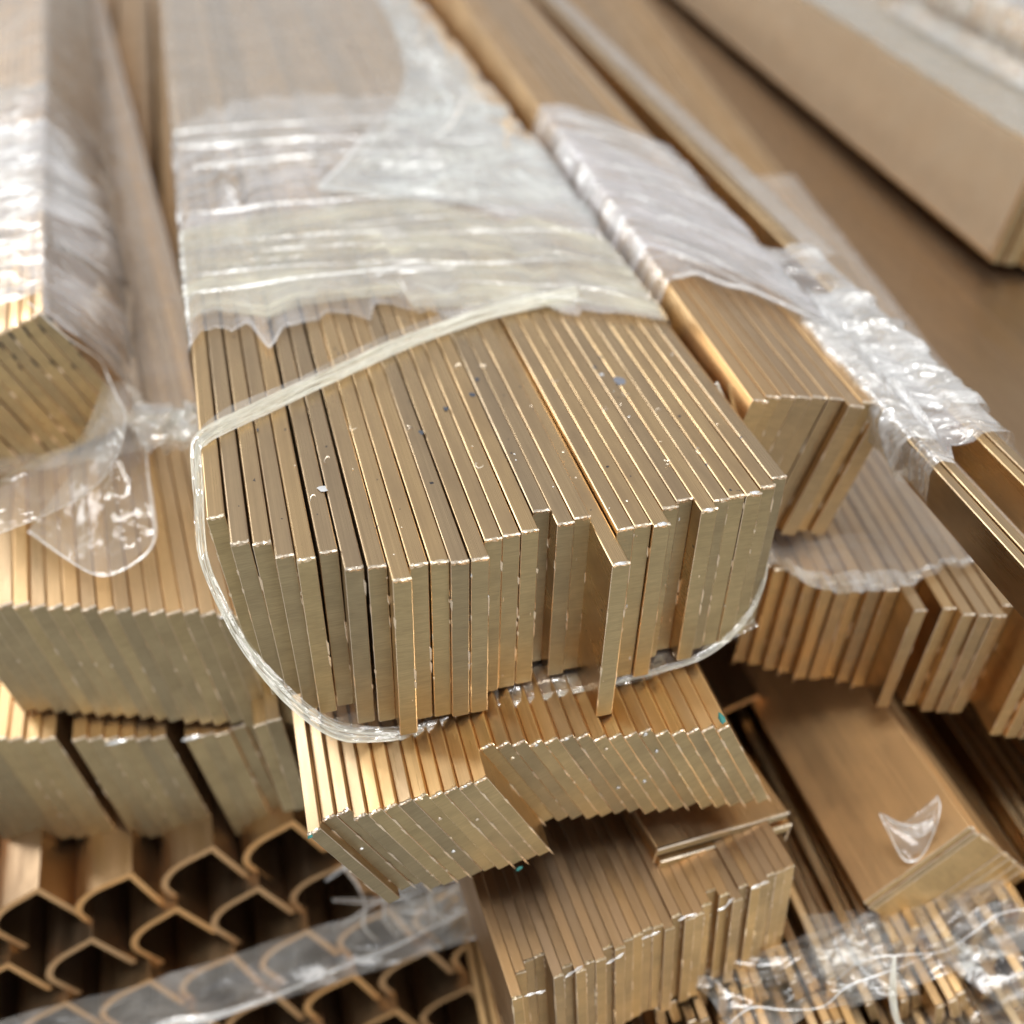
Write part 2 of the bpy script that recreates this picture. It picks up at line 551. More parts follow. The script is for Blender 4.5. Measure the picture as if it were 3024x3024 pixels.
wrap('film_wrap', A, loopA2, lambda u, x: edge(x) + 9 + 2 * fe2(x) if x < 60 else edge(x) + 1.0 + fe2(x), lambda u, x: float(np.interp(x, [-3, 30, 70, 100, 130], [152, 160, 158, 140, 118])) + 3 * fe2(x),
     FILM_Y, nu=230, nv=170, wob=0.35, fu=5, fv=90, seed=4.1, diag=-0.16, crease=0.9)
loopA3 = [(x * 1.002, z + (0.25 if z > -5 else 0)) for x, z in loopA]
wrap('film_wrap', A, loopA3, lambda u, x: 228.0 + 4 * fe2(x), lambda u, x: 880.0, FILM_T, nu=120, nv=160, wob=0.25, fu=10, fv=25, seed=7.7)
# folded white tongue of film along the right shoulder
sheet('film_tongue', A, [[(129.6, 470, 2.4), (119, 450, 4.5), (108, 430, 2.6)],
                         [(131, 345, 2.2), (120, 335, 6.0), (103, 330, 3.0)],
                         [(131.5, 250, 2.4), (116, 248, 5.0), (91, 268, 3.2)],
                         [(131.5, 180, 2.4), (106, 195, 4.2), (66, 212, 3.0)],
                         [(131, 128, 2.6), (96, 150, 3.4), (44, 172, 2.8)]], FILM_W, nu=170, nv=90, wob=1.4, fu=18, fv=30, seed=2.2, crease=1.6)
for k, pts in enumerate([[(44, 172, 3.2), (66, 212, 3.6), (91, 268, 3.8), (103, 330, 3.6), (108, 430, 3.2)], [(118, 260, 6), (108, 235, 6), (98, 214, 6), (92, 206, 5.5), (102, 198, 6), (112, 200, 5.6)], [(124, 330, 5), (119, 290, 6), (122, 240, 5.4)], [(112, 410, 5), (118, 360, 6.4), (110, 320, 5.5), (117, 296, 6)]]):
    strand('film_crease', A, pts, [0.4, 2.0, 0.8, 2.6, 0.5], FILM_K, n=90, plies=3, seed=150 + k, thin=0.8)
# film rope looped over the top, down the left side and under the front
rope = [(108, 82, 1.9), (94.7, 79.7, 1.9), (76.2, 74.6, 2.0), (53.2, 64.4, 2.0), (34.5, 53.1, 2.0), (17.3, 42.8, 2.0), (5.3, 35.8, 1.8), (-0.6, 31.6, 1.5), (-2.5, 28.6, -0.2), (-3.1, 20, -3.6),
        (-3.6, 9, -6.6), (-3.6, 0, -9.5), (-1.9, -5, -15.6), (2.1, -11, -26.2), (8.6, -17, -36.2), (14.8, -20.5, -43.4), (20, -22.5, -47.3), (26.1, -23, -49.8), (35.9, -24, -50.6),
        (55.3, -23.0, -50.0), (71.4, -22, -49.4), (83.5, -22, -49.0), (99.8, -21, -48.6), (111.9, -20, -47.2), (121.7, -17, -43), (127.5, -14, -36), (129.8, -10, -27), (130.2, 2, -12), (129.8, 30, 0)]
RW = [3.4, 3.6, 3.6, 3.4, 3.2, 2.6, 2.0, 2.0, 2.5, 3.4, 4.2, 2.6, 1.3, 1.1, 1.2, 1.1, 1.0, 0.8]
strand('film_rope', A, rope, [v * 1.0 for v in RW], FILM_R, n=420, plies=18, seed=3, twist=2.2, pws=(0.10, 0.26))
strand('film_ribbon', A, [(x, y + (1.6 if k < 7 else 0), z - 0.15) for k, (x, y, z) in enumerate(rope)], [v * 1.35 for v in RW], FILM_C, n=420, plies=2, seed=4, twist=1.0, thin=0.25)
# clear film under the bars, its edge just showing below the sawn ends
G = []
for x in np.linspace(18, 127, 8):
    sag = -49.3 - 1.6 * math.exp(-((x - 34) / 18) ** 2) + 0.4 * math.sin(x * 0.3)
    sag = max(sag, -60) + (6.5 * max(0, (x - 108) / 20) ** 2)
    G.append([(x, -22.5 + 0.05 * (x - 30) * (x > 100), sag), (x, -12, sag + 0.5), (x, 25, sag + 0.8)])
sheet('film_underside', A, G, FILM_C, nu=150, nv=30, wob=0.35, fu=40, fv=60, seed=6.0)
# long bright creases pulled across the film
rg = random.Random(77)
CRS = [(240, -2, 88, 1.0), (222, 0, 90, 2.6), (203, 4, 76, 1.8), (161, -1, 112, 0.9), (106, -1, 118, 1.0)]
for k in range(30):
    yy = rg.uniform(88, 245)
    xa = rg.uniform(-2, 90)
    CRS.append((yy, xa, min(xa + rg.uniform(14, 70), 126 if yy < 165 else 92), rg.choice((0.25, 0.3, 0.4, 0.5, 0.8))))
for k, (yy, x0, x1, wd) in enumerate(CRS):
    bend = rg.uniform(10, 26)
    tilt = rg.uniform(-4, 7)
    zz = 2.6 if yy > 165 else 3.1
    ctl = []
    for q in np.linspace(0, 1, 9):
        x = x0 + (x1 - x0) * q
        u = x / 128.0
        y = yy - bend * u * u + 12 * u * (1 - u) + tilt * (q - 0.5) + 1.2 * nz(x * 0.07, k * 3.1, 4.0)
        ctl.append((x, max(y, edge(x) + 3), zz + rg.uniform(-0.25, 0.35)))
    strand('film_crease', A, ctl, [0.1 * wd, wd, 0.4 * wd, wd * 1.2, 0.3 * wd, wd, 0.1 * wd], FILM_K, n=90, plies=2, seed=200 + k, twist=3.0, thin=0.8)
xs = np.linspace(-2.2, 127, 90)
strand('film_rim', A, [(x, edge(x) + fe(x) + 0.2, 1.9) for x in xs], [0.2, 0.4, 0.15, 0.45, 0.2, 0.3], FILM_K, n=360, plies=1, seed=9, thin=0.6)
# specks, smears and swarf on the top edges
for k, (x, y, s) in enumerate([(66, 38, 1.0), (69, 45, 0.8), (58, 33, 0.9), (50, 24, 0.9), (100.8, 44, 0.7), (104, 49, 0.5), (20, 48, .4), (36, 66, .4), (12, 34, .5)]):
    blob('ink_speck', A, (x, y, 0.10), (0.75 * s, 1.2 * s, 0.12), INK, 30 + k)
for k, (x, y, s) in enumerate([(105.2, 36, 1.5), (24, 7, 0.9), (101.5, 40, .5)]):
    blob('grey_smear', A, (x, y, 0.08), (1.3 * s, 1.5 * s, 0.10), TIN if k else plain_mat('grey_paint', (0.16, 0.17, 0.20), 0.5), 50 + k)
for k, (x, y) in enumerate([(47, 26), (66, 52), (72, 50), (22, 4), (27, 18), (96, 24), (103, -2), (113, 2), (110, 20), (34, 30), (88, 40), (60, 8), (104, 30)]):
    rg = random.Random(k)
    a = rg.uniform(0, 6.3)
    pts = [(x + 0.9 * math.cos(a + q * rg.uniform(.7, 1.1)) * q * 0.6, y + 0.9 * math.sin(a + q) * q * 0.6, 0.35 + 0.25 * math.sin(q * 2)) for q in np.linspace(0, 3.0, 5)]
    strand('swarf_curl', A, pts, [0.28, 0.34, 0.2], BURR, n=14, plies=1, seed=k)
for k in range(20):
    q = rnd.randint(2, 30)
    x, y = A_XY[q]
    blob('swarf_fleck', A, (x + rnd.uniform(0.3, 3.6), y + rnd.uniform(0.5, 70), 0.05), (rnd.uniform(.12, .4), rnd.uniform(.12, .4), 0.16), BURR if k % 3 else TIN, 500 + k)
for k in range(40):
    q = rnd.randint(4, 30)
    x, y = A_XY[q]
    b = blob('swarf_fleck', A, (x + rnd.choice((0.1, 3.9, rnd.uniform(.3, 3.6))), y - 0.02, -rnd.uniform(2, 44)), (rnd.uniform(.06, .22), rnd.uniform(.15, .8), 0.10), BURR if k % 4 else TIN, 560 + k)
    b.rotation_euler = (math.radians(90), 0, 0)
for k, (bx, by) in enumerate([(81.5, -31.5), (94.2, -22.8), (106.2, -20.4), (118.8, -16.9)]):
    blob('bright_nick', A, (bx, by + 0.25, 0.0 if k else -1.5), (1.5, 0.55, 0.42), TIN, 70 + k)

# ================================================================== bundle right of the main one
B = thing('brass_bar_bundle', 'tilted film-wrapped bundle of brass bars just right of the large central bundle', 'bar bundle',
          (132.5, 17.0, 3.5), (-1.6, 1.3, 14.4), 'bundles of brass flat bars')
bx = [4.85 * k for k in range(9)]
by = [-2.2, 0.3, 1.0, 1.3, 1.7, 1.4, -1.3, 0.7, -1.0]
add_bars(B, [(x, y, 0.3 * k * 0.9 + rnd.uniform(-.15, .15), 0) for k, (x, y) in enumerate(zip(bx, by))], 4.6, 43.6, 950, BR_WARM, seed=2, end=BR_END_LIT)
fb = rag(8.0, 2.2, 70)
loopB = [(-1.2, -40), (-1.0, -8), (-1.0, 0.8), (0.4, 1.9), (22, 3.4), (44.5, 4.6), (45.8, 3.2), (45.8, -30)]
wrap('film_wrap', B, loopB, lambda u, x: float(np.interp(x, [-1, 10, 25, 46], [58, 63, 55, 30])) + fb(x), lambda u, x: float(np.interp(x, [-1, 15, 46], [205, 210, 175])) + 2 * fb(x),
     FILM_A, nu=150, nv=180, wob=0.5, fu=14, fv=70, seed=11.0, diag=0.2)
wrap('film_wrap', B, [(x, z + 0.6) for x, z in loopB], lambda u, x: float(np.interp(x, [-1, 10, 25, 46], [80, 75, 66, 34])) + fb(x), lambda u, x: float(np.interp(x, [-1, 15, 46], [180, 170, 120])) + 2 * fb(x),
     film_mat('film_lilac', (0.86, 0.85, 0.90), 0.16, 0.6, 9, 110, gloss=0.9, rough=0.1), nu=130, nv=120, wob=0.6, fu=16, fv=60, seed=12.5, diag=0.35)

xs = np.linspace(0, 45, 30)
strand('film_rim', B, [(x, float(np.interp(x, [-1, 10, 25, 46], [58, 63, 55, 30])) + fb(x), 3.0 + 2.6 * x / 45) for x in xs], [0.6, 1.0, 0.6], FILM_K, n=120, plies=2, seed=10, thin=0.6)
for k in range(9):
    y = 190 - 15 * k + rnd.uniform(-3, 3)
    x0, x1 = rnd.uniform(0, 10), rnd.uniform(26, 45)
    strand('film_crease', B, [(x0 + (x1 - x0) * q, y - (18 + 3 * k * 0.3) * q * q + 2 * nz(q * 3, k * 2.2), 2.6 + 2.6 * (x0 + (x1 - x0) * q) / 45 + 1.2) for q in np.linspace(0, 1, 6)], [0.2, rnd.uniform(.6, 1.6), .4, rnd.uniform(.6, 1.4), .2], FILM_K, n=70, plies=2, seed=230 + k, twist=3, thin=0.8)

# ================================================================== bundle at the left edge
Gt = thing('brass_bar_bundle', 'film-wrapped brass bar bundle at upper left edge with black grease marks on its ends', 'bar bundle',
           (-41.5, 113.5, -2.8), (3.2, 0.5, -24.0), 'bundles of brass flat bars')
add_bars(Gt, [(-4.0 * k - 3.9, rnd.uniform(-0.5, 0.6), 0.12 * k, 0) for k in range(13)], 3.72, 44.0, 950, BR_WARM, seed=3)
loopG = [(-52, 7.2), (-26, 4.6), (-4, 1.6), (0.4, 1.2), (1.3, 0.2), (3.0, -18), (3.5, -36), (1.8, -45.4), (-20, -45.6)]
fg = rag(21.0, 4.0, 90)
gb = lambda u, y: 9.0 * max(0.0, math.sin(math.pi * min(1, max(0, (u - 0.46) / 0.34)))) * math.exp(-((y - 75) / 70.0) ** 2)
FILM_T2 = film_mat('film_thin_pale', (0.88, 0.85, 0.80), base=0.14, wr=0.25, fu=20, fv=40, gloss=0.5, bump=0.6)
wrap('film_wrap', Gt, loopG, lambda u, x: 12 * (x < 0) + fg(x) + (-3 if x > 0.5 else 0), lambda u, x: 215 + 4 * fg(x), FILM_A, bulge=gb, nu=170, nv=190, wob=0.6, fu=14, fv=55, seed=21.0, diag=0.3)
wrap('film_wrap', Gt, [(x * 1.01 + 0.3, z + 0.6) for x, z in loopG], lambda u, x: 70 + fg(x), lambda u, x: 165 + 3 * fg(x), FILM_A, bulge=gb, nu=120, nv=110, wob=0.6, fu=18, fv=60, seed=23.0, diag=0.4)
wrap('film_wrap', Gt, [(x * 1.005 + 0.1, z + 0.2) for x, z in loopG], lambda u, x: 190.0, lambda u, x: 900.0, FILM_T2, nu=70, nv=120, wob=0.4, fu=14, fv=30, seed=24.0)
for k in range(8):
    y = 165 - 19 * k + rnd.uniform(-4, 4)
    strand('film_crease', Gt, [(4.6 + 0.9 * math.sin(q * 3), y + 26 * q * q - 10 * q, -2 - 38 * q) for q in np.linspace(0, 1, 6)], [0.15, rnd.uniform(.3, 1.0), .3, rnd.uniform(.3, .8), .15], FILM_K, n=60, plies=2, seed=260 + k, twist=3, thin=0.8)
    strand('film_crease', Gt, [(-1 - 26 * q, y + 6 * nz(q * 2, k * 1.3), 3.6 + 3.0 * q) for q in np.linspace(0, 1, 5)], [0.2, rnd.uniform(.3, 1.0), .3, rnd.uniform(.3, .9), .2], FILM_K, n=50, plies=2, seed=280 + k, twist=3, thin=0.8)
for k in range(5):
    for q in range(3):
        b = blob('grease_mark', Gt, (-4.0 * k - 0.1 + rnd.uniform(-.3, .3), -0.75, -1.5 - rnd.uniform(0, 9) * (q + 0.3)), (0.35, 1.1 + rnd.uniform(0, 1.2), 0.15), GREASE, 90 + 5 * k + q)
        b.rotation_euler = (math.radians(90), 0, 0)

# torn film hanging from it, with a crumpled knot
tail = thing('torn_film', 'torn clear film hanging as a rounded flap over orange bar edges at left', 'plastic film', (-26, 100, -34))
o0 = np.array((-26, 100, -34.0))
sub = lambda L: [[tuple(np.array(q) - o0) for q in row] for row in L]
sheet('film_flap', tail, sub([[(-31, 117, -31), (-25.3, 113, -29), (-19.5, 108.5, -31)], [(-34.5, 100, -34), (-27, 96, -29), (-19.5, 95, -34)], [(-40, 88, -40), (-28, 80, -34), (-19.5, 78, -37)],
                              [(-46.5, 80, -44), (-29, 68, -40), (-18.8, 64, -40)], [(-53, 69, -47), (-33.4, 44.5, -46.5), (-19.0, 51.2, -43)]]), FILM_F, nu=80, nv=70, wob=0.9, fu=10, fv=45, seed=31.0, crease=0.4)
sheet('film_band', tail, sub([[(-29.5, 115.5, -28), (-27, 104, -26), (-22.7, 92, -28)], [(-36.2, 88, -31), (-33, 84, -27), (-27.2, 76, -31)], [(-47.5, 84, -33), (-42, 76, -29), (-36.2, 62, -33)],
                              [(-62.2, 75, -35), (-60, 65, -31), (-59.3, 51, -34)], [(-80, 70, -36), (-79, 60, -33), (-78, 44, -34)]]), FILM_F, nu=90, nv=40, wob=0.7, fu=30, fv=60, seed=33.0, crease=0.8)
# bright rolled rims along the torn edges
strand('film_rim', tail, [tuple(np.array(q) - o0) for q in [(-53, 69, -46.8), (-43, 55, -46.6), (-33.4, 44.3, -46.2), (-25, 45.5, -45), (-19, 51.2, -42.8), (-18.8, 64, -39.8), (-19.3, 78, -36.8), (-19.5, 95, -33.8)]], [0.5, 0.35, 0.7, 0.3], FILM_K, n=90, plies=2, seed=5)
strand('film_rim', tail, [tuple(np.array(q) - o0) for q in [(-45, 112, 1), (-37, 110, -10), (-30, 113, -20), (-28.5, 112, -26), (-26, 100, -26), (-24, 92, -28), (-27, 76, -31), (-36.2, 62, -33), (-59, 51, -34), (-78, 44, -34)]], [0.35, 0.6, 0.3, 0.6], FILM_K, n=120, plies=2, seed=6)


def crumple(name, label, c, r, mat, seed, n=3, parent=None):
    t = thing(name, label, 'plastic film', c) if parent is None else parent
    off = (0, 0, 0) if parent is None else c
    for k in range(n):
        rg = random.Random(seed + k)
        grid = []
        for i in range(5):
            row = []
            for j in range(5):
                row.append(tuple(off[q] + r[q] * (((i, j, 0)[q] / 2 - 1 if q < 2 else 0) + rg.uniform(-0.55, 0.55)) for q in range(3)))
            grid.append(row)
        sheet('film_fold', t, grid, mat, nu=36, nv=36, wob=0.9, fu=90, fv=90, seed=seed + k * 1.7, crease=1.2)
    return t


crumple('film_knot', 'crumpled knot of clear film wedged between the left bundle and the main bundle', (-11.5, 92, -32), (8, 9, 7), FILM_C, 40, 3)

# ================================================================== left lower bundle (orange edges)
H = thing('brass_bar_bundle', 'brass bar bundle at left with bright orange top edges beneath the hanging film flap', 'bar bundle',
          (-4.8, 26.6, -51.1), (4.65, -0.35, -3.5), 'bundles of brass flat bars')
hs = []
for i in range(-16, 3):
    hs.append((4.2 * i, -1.91 * min(i, 1) * 1.0 + (0.8 if i == 2 else 0) + rnd.uniform(-.2, .2), -0.05 * i - (0.2 if i == 1 else 0) + rnd.uniform(-.35, .35), -4.0 + rnd.uniform(-.5, .5) + 0.25 * i))
add_bars(H, hs, 4.14, 46.0, 950, BR_WARM, seed=4, bev=0.4)
wrap('film_wrap', H, [(-70, 4.0), (-30, 2.2), (8, 1.0), (13, 0.6)], lambda u, x: 82 + 3 * nz(x * .1, 2.0), lambda u, x: 900.0, FILM_T, nu=70, nv=140, wob=1.2, fu=30, fv=40, seed=45.0, crease=0.8)
for x, y in ((0.6, -0.4), (4.6, -2.0)):
    blob('bright_nick', H, (x + 1.4, y, -0.2), (1.7, 0.5, 0.5), TIN, int(x * 7) + 130)

# ================================================================== second left lower bundle
I = thing('brass_bar_bundle', 'lower left brass bar bundle with two dark gaps, above the hollow profiles', 'bar bundle',
          (-25.4, 32.6, -101.0), (-0.3, -0.4, -7.9), 'bundles of brass flat bars')
isp = []
for i in range(-15, 8):
    rec = 0.0
    if i in (-7, 0):
        continue
    isp.append((4.35 * i + (0.6 if i > 0 else 0), -1.0 * i + rec + rnd.uniform(-.12, .12) if i <= 3 else -3 + 1.2 * (i - 3), (-0.62 * i if i < 0 else -0.1 * i) + rnd.uniform(-.25, .25), -2.0))
add_bars(I, isp, 4.33, 50.0, 950, BR_WARM, seed=5, bev=0.3)
for x, y, z in ((-14, 2.6, 1.9), (7, -1.6, -0.1)):
    blob('bright_nick', I, (x, y, z), (3.2, 0.6, 0.6), TIN, int(x * 7) + 230)

# ================================================================== bundle under the main one
K = thing('brass_bar_bundle', 'slanting brass bar bundle directly under the central bundle, its left half pushed forward', 'bar bundle',
          (9.75, -42.4, -56.3), (-0.8, 0.2, -26.6), 'bundles of brass flat bars')
ks = []
for i in range(28):
    if i < 12:
        ks.append((3.3 * i, 0.1 * i + rnd.uniform(-.15, .15) + (2.5 if i in (1, 2) else 0) - (0.8 if i in (8, 9, 10, 11) else 0), -1.0 * i + rnd.uniform(-.12, .12), 0))
    else:
        ks.append((3.3 * i, 9.0 + rnd.uniform(-.15, .15) - 0.35 * (i - 12) + (0.7 if i in (17, 18, 22) else 0), -1.0 * 12 - 1.86 * (i - 12) + rnd.uniform(-.2, .2), 0))
add_bars(K, ks, 3.28, 37.0, 950, BR_WARM, seed=6, bev=0.3)
blob('verdigris_spot', K, (0.4, -0.4, -0.5), (0.7, 0.5, 0.6), TEAL, 301)
blob('verdigris_spot', K, (31.0, -1.1, -46.8), (1.0, 0.4, 0.8), TEAL, 302)
blob('verdigris_spot', K, (91.5, 4.0, -36.5), (0.7, 1.8, 0.8), TEAL, 303)
for k in range(16):
    i = rnd.randint(0, 26)
    x, y, z, _ = ks[i]
    blob('bright_nick', K, (x + 1.5, y - 0.15, z - rnd.uniform(0, 1.5) - (rnd.random() < .4) * rnd.uniform(3, 30)), (0.6, 0.25, rnd.uniform(.4, .9)), TIN if k % 3 else BURR, 320 + k)

# two flat bars lying under it on the right
Kb = thing('brass_flat_bars', 'two brass bars lying flat with orange edges under the slanting bundle', 'brass bars', (95.5, -43.0, -91.0), (7, 0, 6.0))
for q in range(2):
    ms = bar_mesh(41.0, 2.8, 700, 900 + q, BR_WARM)
    o = link(bpy.data.objects.new('bar', ms), Kb)
    o.location = (q * 1.2 * MM, -q * 1.2 * MM, -q * 3.9 * MM)

# ================================================================== flat-topped bundle at the bottom centre
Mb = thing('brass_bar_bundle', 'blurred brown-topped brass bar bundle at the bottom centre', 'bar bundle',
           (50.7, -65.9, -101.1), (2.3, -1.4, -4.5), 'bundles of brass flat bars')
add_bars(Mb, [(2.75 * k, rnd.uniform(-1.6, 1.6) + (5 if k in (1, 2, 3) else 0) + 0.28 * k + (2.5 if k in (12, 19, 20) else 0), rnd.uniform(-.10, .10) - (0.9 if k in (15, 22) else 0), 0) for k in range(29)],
         2.72, 40.0, 800, BR_BROWN, seed=7, end=BR_END_LIT, bev=0.2, burr=0.4)
fm = rag(41.0, 2.0, 80)
for k in range(7):
    a = 3 + 10.5 * k
    strand('film_crease', Mb, [(a + 1.3 * q, -0.8 + 0.27 * (a / 2.6 + q * 0.5) + fm(a + q), 0.5 + 0.2 * math.sin(q + k)) for q in range(5)], [0.1, 0.5, 0.2, 0.6, 0.1], FILM_K, n=40, plies=2, seed=42 + k, thin=0.7)

# ================================================================== right lower bundle under film
N = thing('brass_bar_bundle', 'brass bar bundle with very uneven ends on the right under sparkling clear film', 'bar bundle',
          (143.2, 13.1, -52.2), (-8.1, 1.1, 1.4), 'bundles of brass flat bars')
ns = []
stag = [0, 0.5, 0, 0.6, 0.2, 1.4, 3.5, 3.0, 4.0, -2.5, 12, 1.5, 0.5, 1.5, 3.5, 9, -1, 0, 2, 0, 1, 1, 0, 2]
for i in range(24):
    ns.append((3.95 * i, -2.3 * i + stag[i] + rnd.uniform(-.4, .4), 0.34 * min(i, 15) + rnd.uniform(-.3, .3), 0))
add_bars(N, ns, 3.75, 39.0, 800, BR_WARM, seed=8, end=BR_END_LIT)
fn = rag(51.0, 2.5, 90)
loopN = [(-1, -30), (-1, 0.5), (0.5, 1.4), (30, 4.2), (62, 6.8), (96, 8.0), (98, -20)]
wrap('film_wrap', N, loopN, lambda u, x: float(np.interp(x, [0, 7.6, 19, 33, 47, 76, 96], [0, -7, -17, -16, -12, -6, -2])) + fn(x), lambda u, x: 260.0, FILM_T, nu=120, nv=110, wob=0.7, fu=18, fv=30, seed=51.0)
wrap('film_wrap', N, [(x, z + .8) for x, z in loopN], lambda u, x: float(np.interp(x, [0, 7.6, 19, 33, 42, 96], [-1, -8.5, -19.5, -19, -12, -2])) + fn(x) * 1.2, lambda u, x: float(np.interp(x, [0, 7.6, 19, 33, 42, 96], [4, -2, -11, -11, -10.5, -1])) + fn(x),
     film_mat('film_crinkled', (0.90, 0.90, 0.88), 0.06, 0.5, 110, 130, gloss=1.1, rough=0.07), nu=170, nv=30, wob=1.5, fu=110, fv=110, seed=53.0, crease=1.0)

# ================================================================== block-like bundle lower right
O = thing('brass_bar_bundle', 'small brass bar block tipped on its corner at lower right, smooth orange side showing', 'bar bundle',
          (179.3, -55.7, -92.2), (-3.3, -4.8, 45.8), 'bundles of brass flat bars')
add_bars(O, [(0, 0, 0, 0), (2.7, -0.3, -0.4, 0)], 2.4, 35.9, 800, BR_SMOOTH, seed=9, end=BR_END_LIT)
add_bars(O, [(6.6, 0.6, 0.1, 0)], 13.5, 36.5, 800, BR_SMOOTH, seed=17, end=BR_END_LIT, nvar=1)
add_bars(O, [(20.5 + 4.3 * k, 0.6, 0.1, 0) for k in range(4)], 4.1, 36.5, 800, BR_WARM, seed=18, end=BR_END_LIT)
scr = thing('film_scrap', 'small folded scrap of clear film on the orange side of the lower right block', 'plastic film', (165, -50, -96))
sheet('film_fold', scr, [[(-6, 5, 1.5), (-4, 1, -3), (-1, -4, -8.5)], [(-1, 1, 1.5), (2, -2, -0.5), (3, -5, -7)], [(8, 2.5, 8), (8, 0, 6), (6, -3, 1)]], FILM_C, nu=40, nv=40, wob=0.8, fu=90, fv=90, seed=61.0, crease=1.0)
sheet('film_fold', scr, [[(-5.5, 4, 2.5), (-4, 2, 0.5)], [(0, 0, 1.5), (1, -2.5, -1.5)], [(6, -1, 3.5), (6, -3, 1.5)]], FILM_G, nu=40, nv=20, wob=0.5, fu=60, fv=60, seed=63.0)
strand('film_rim', scr, [(-6, 5, 1.8), (-4, 1, -2.8), (-1, -4, -8.2), (3, -5, -6.7), (6, -3, 1.3), (8, 0, 6.3), (8, 2.5, 8.2)], [0.3, 0.6, 0.3, 0.5], FILM_K, n=60, plies=2, seed=64)

# ================================================================== far right: pair of bars on edge with film collar
C = thing('brass_bar_bundle', 'four narrow brass bars at the right edge bound by a thick white film collar', 'bar bundle',
          (185.8, 60.0, 0.0), (-2.3, -0.4, -6.0), 'bundles of brass flat bars')
add_bars(C, [(-1.2, -150, 0, 0), (1.5, -152, 0.3, 0)], 2.5, 12.0, 1000, BR, seed=10)
add_bars(C, [(-14.5, -150, -3.0, 0), (-11.8, -151, -2.6, 0)], 2.5, 12.0, 1000, BR, seed=11)
fc = rag(71.0, 3.0, 90)
loopC = [(-9, -16), (-15, -14), (-15.4, -5), (-14, -1.4), (-6, -0.6), (2, 1.6), (5.4, 1.6), (6.5, -2), (6.5, -14)]
wrap('film_wrap', C, loopC, lambda u, x: -72 + fc(x), lambda u, x: 38 + 3 * fc(x), FILM_G, nu=110, nv=160, wob=0.9, fu=22, fv=50, seed=71.0, crease=1.3)
wrap('film_wrap', C, [(x * 1.05 - 0.3, z + .8) for x, z in loopC], lambda u, x: -60 + 2 * fc(x), lambda u, x: 5 + 3 * fc(x), FILM_G, nu=90, nv=90, wob=1.1, fu=26, fv=45, seed=73.0, crease=1.3)

wrap('film_wrap', C, [(3, 1.2), (9, 1.4), (12, 0), (30, -26), (36, -40)], lambda u, x: 30 + fc(x), lambda u, x: 820.0, FILM_T, nu=40, nv=90, wob=0.5, fu=20, fv=20, seed=75.0)

# ================================================================== wide flat bars behind
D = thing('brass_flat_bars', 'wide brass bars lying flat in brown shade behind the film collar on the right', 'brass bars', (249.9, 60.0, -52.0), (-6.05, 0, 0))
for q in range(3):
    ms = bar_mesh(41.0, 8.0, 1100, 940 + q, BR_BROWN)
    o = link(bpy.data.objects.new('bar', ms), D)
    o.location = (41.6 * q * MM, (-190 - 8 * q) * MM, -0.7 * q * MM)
fd = rag(81.0, 5.0, 30)
wrap('film_wrap', D, [(-1.5, -6), (-1.4, 0.4), (40, 1.2), (84, 1.0)], lambda u, x: -100 + fd(x), lambda u, x: -20 + fd(x), FILM_T, nu=60, nv=60, wob=1.0, fu=30, fv=60, seed=81.0)

# ================================================================== tall bundle at the top right
Eb = thing('brass_bar_bundle', 'blurred brass bundle at top right with broad smooth tan side face', 'bar bundle',
           (326.1, 166.6, -0.9), (-4.3, 0, 8.0), 'bundles of brass flat bars')
add_bars(Eb, [(4.6 * i, -6 + rnd.uniform(-2, 2), rnd.uniform(-.2, .2), 0) for i in range(18)], 4.4, 46.0, 1100, BR_WARM, seed=12)
fe_ = rag(91.0, 6.0, 30)
wrap('film_wrap', Eb, [(-0.9, -44), (-0.9, -20), (-0.8, 0.2)], lambda u, x: -3.0, lambda u, x: 900.0, SIDE_TINT, nu=20, nv=60, wob=0.15, fu=20, fv=22, seed=90.0)  # tan sheet added to lighten the side face, standing in for its reflections
wrap('film_wrap', Eb, [(1.5, 0.9), (40, 1.6), (82, 1.4), (84, -10)], lambda u, x: 4 + fe_(x), lambda u, x: 900.0, film_mat('film_grey', (0.60, 0.62, 0.58), base=0.42, wr=0.12, fu=20, fv=40, gloss=0.4, bump=0.5), nu=90, nv=160, wob=0.9, fu=20, fv=22, seed=91.0)
wrap('film_wrap', Eb, [(44, 3.0), (60, 3.6), (82, 3.0), (84, -4)], lambda u, x: 30 + 2 * fe_(x), lambda u, x: 260 + 4 * fe_(x), FILM_W, nu=50, nv=70, wob=1.0, fu=20, fv=22, seed=93.0)
Fb = thing('brass_bar_bundle', 'farthest bundle in the top right corner, wrapped in cloudy film', 'bar bundle', (425.0, 190.0, 6.0), (-4.3, 0, 2.0), 'bundles of brass flat bars')
add_bars(Fb, [(4.6 * i, rnd.uniform(-2, 2), rnd.uniform(-.2, .2), 0) for i in range(24)], 4.4, 50.0, 1100, BR_WARM, seed=13)
wrap('film_wrap', Fb, [(-1, -40), (-1, 0.9), (40, 1.6), (110, 1.4)], lambda u, x: -10 + fe_(x), lambda u, x: 1000.0, FILM_W, nu=70, nv=130, wob=0.9, fu=20, fv=22, seed=95.0)


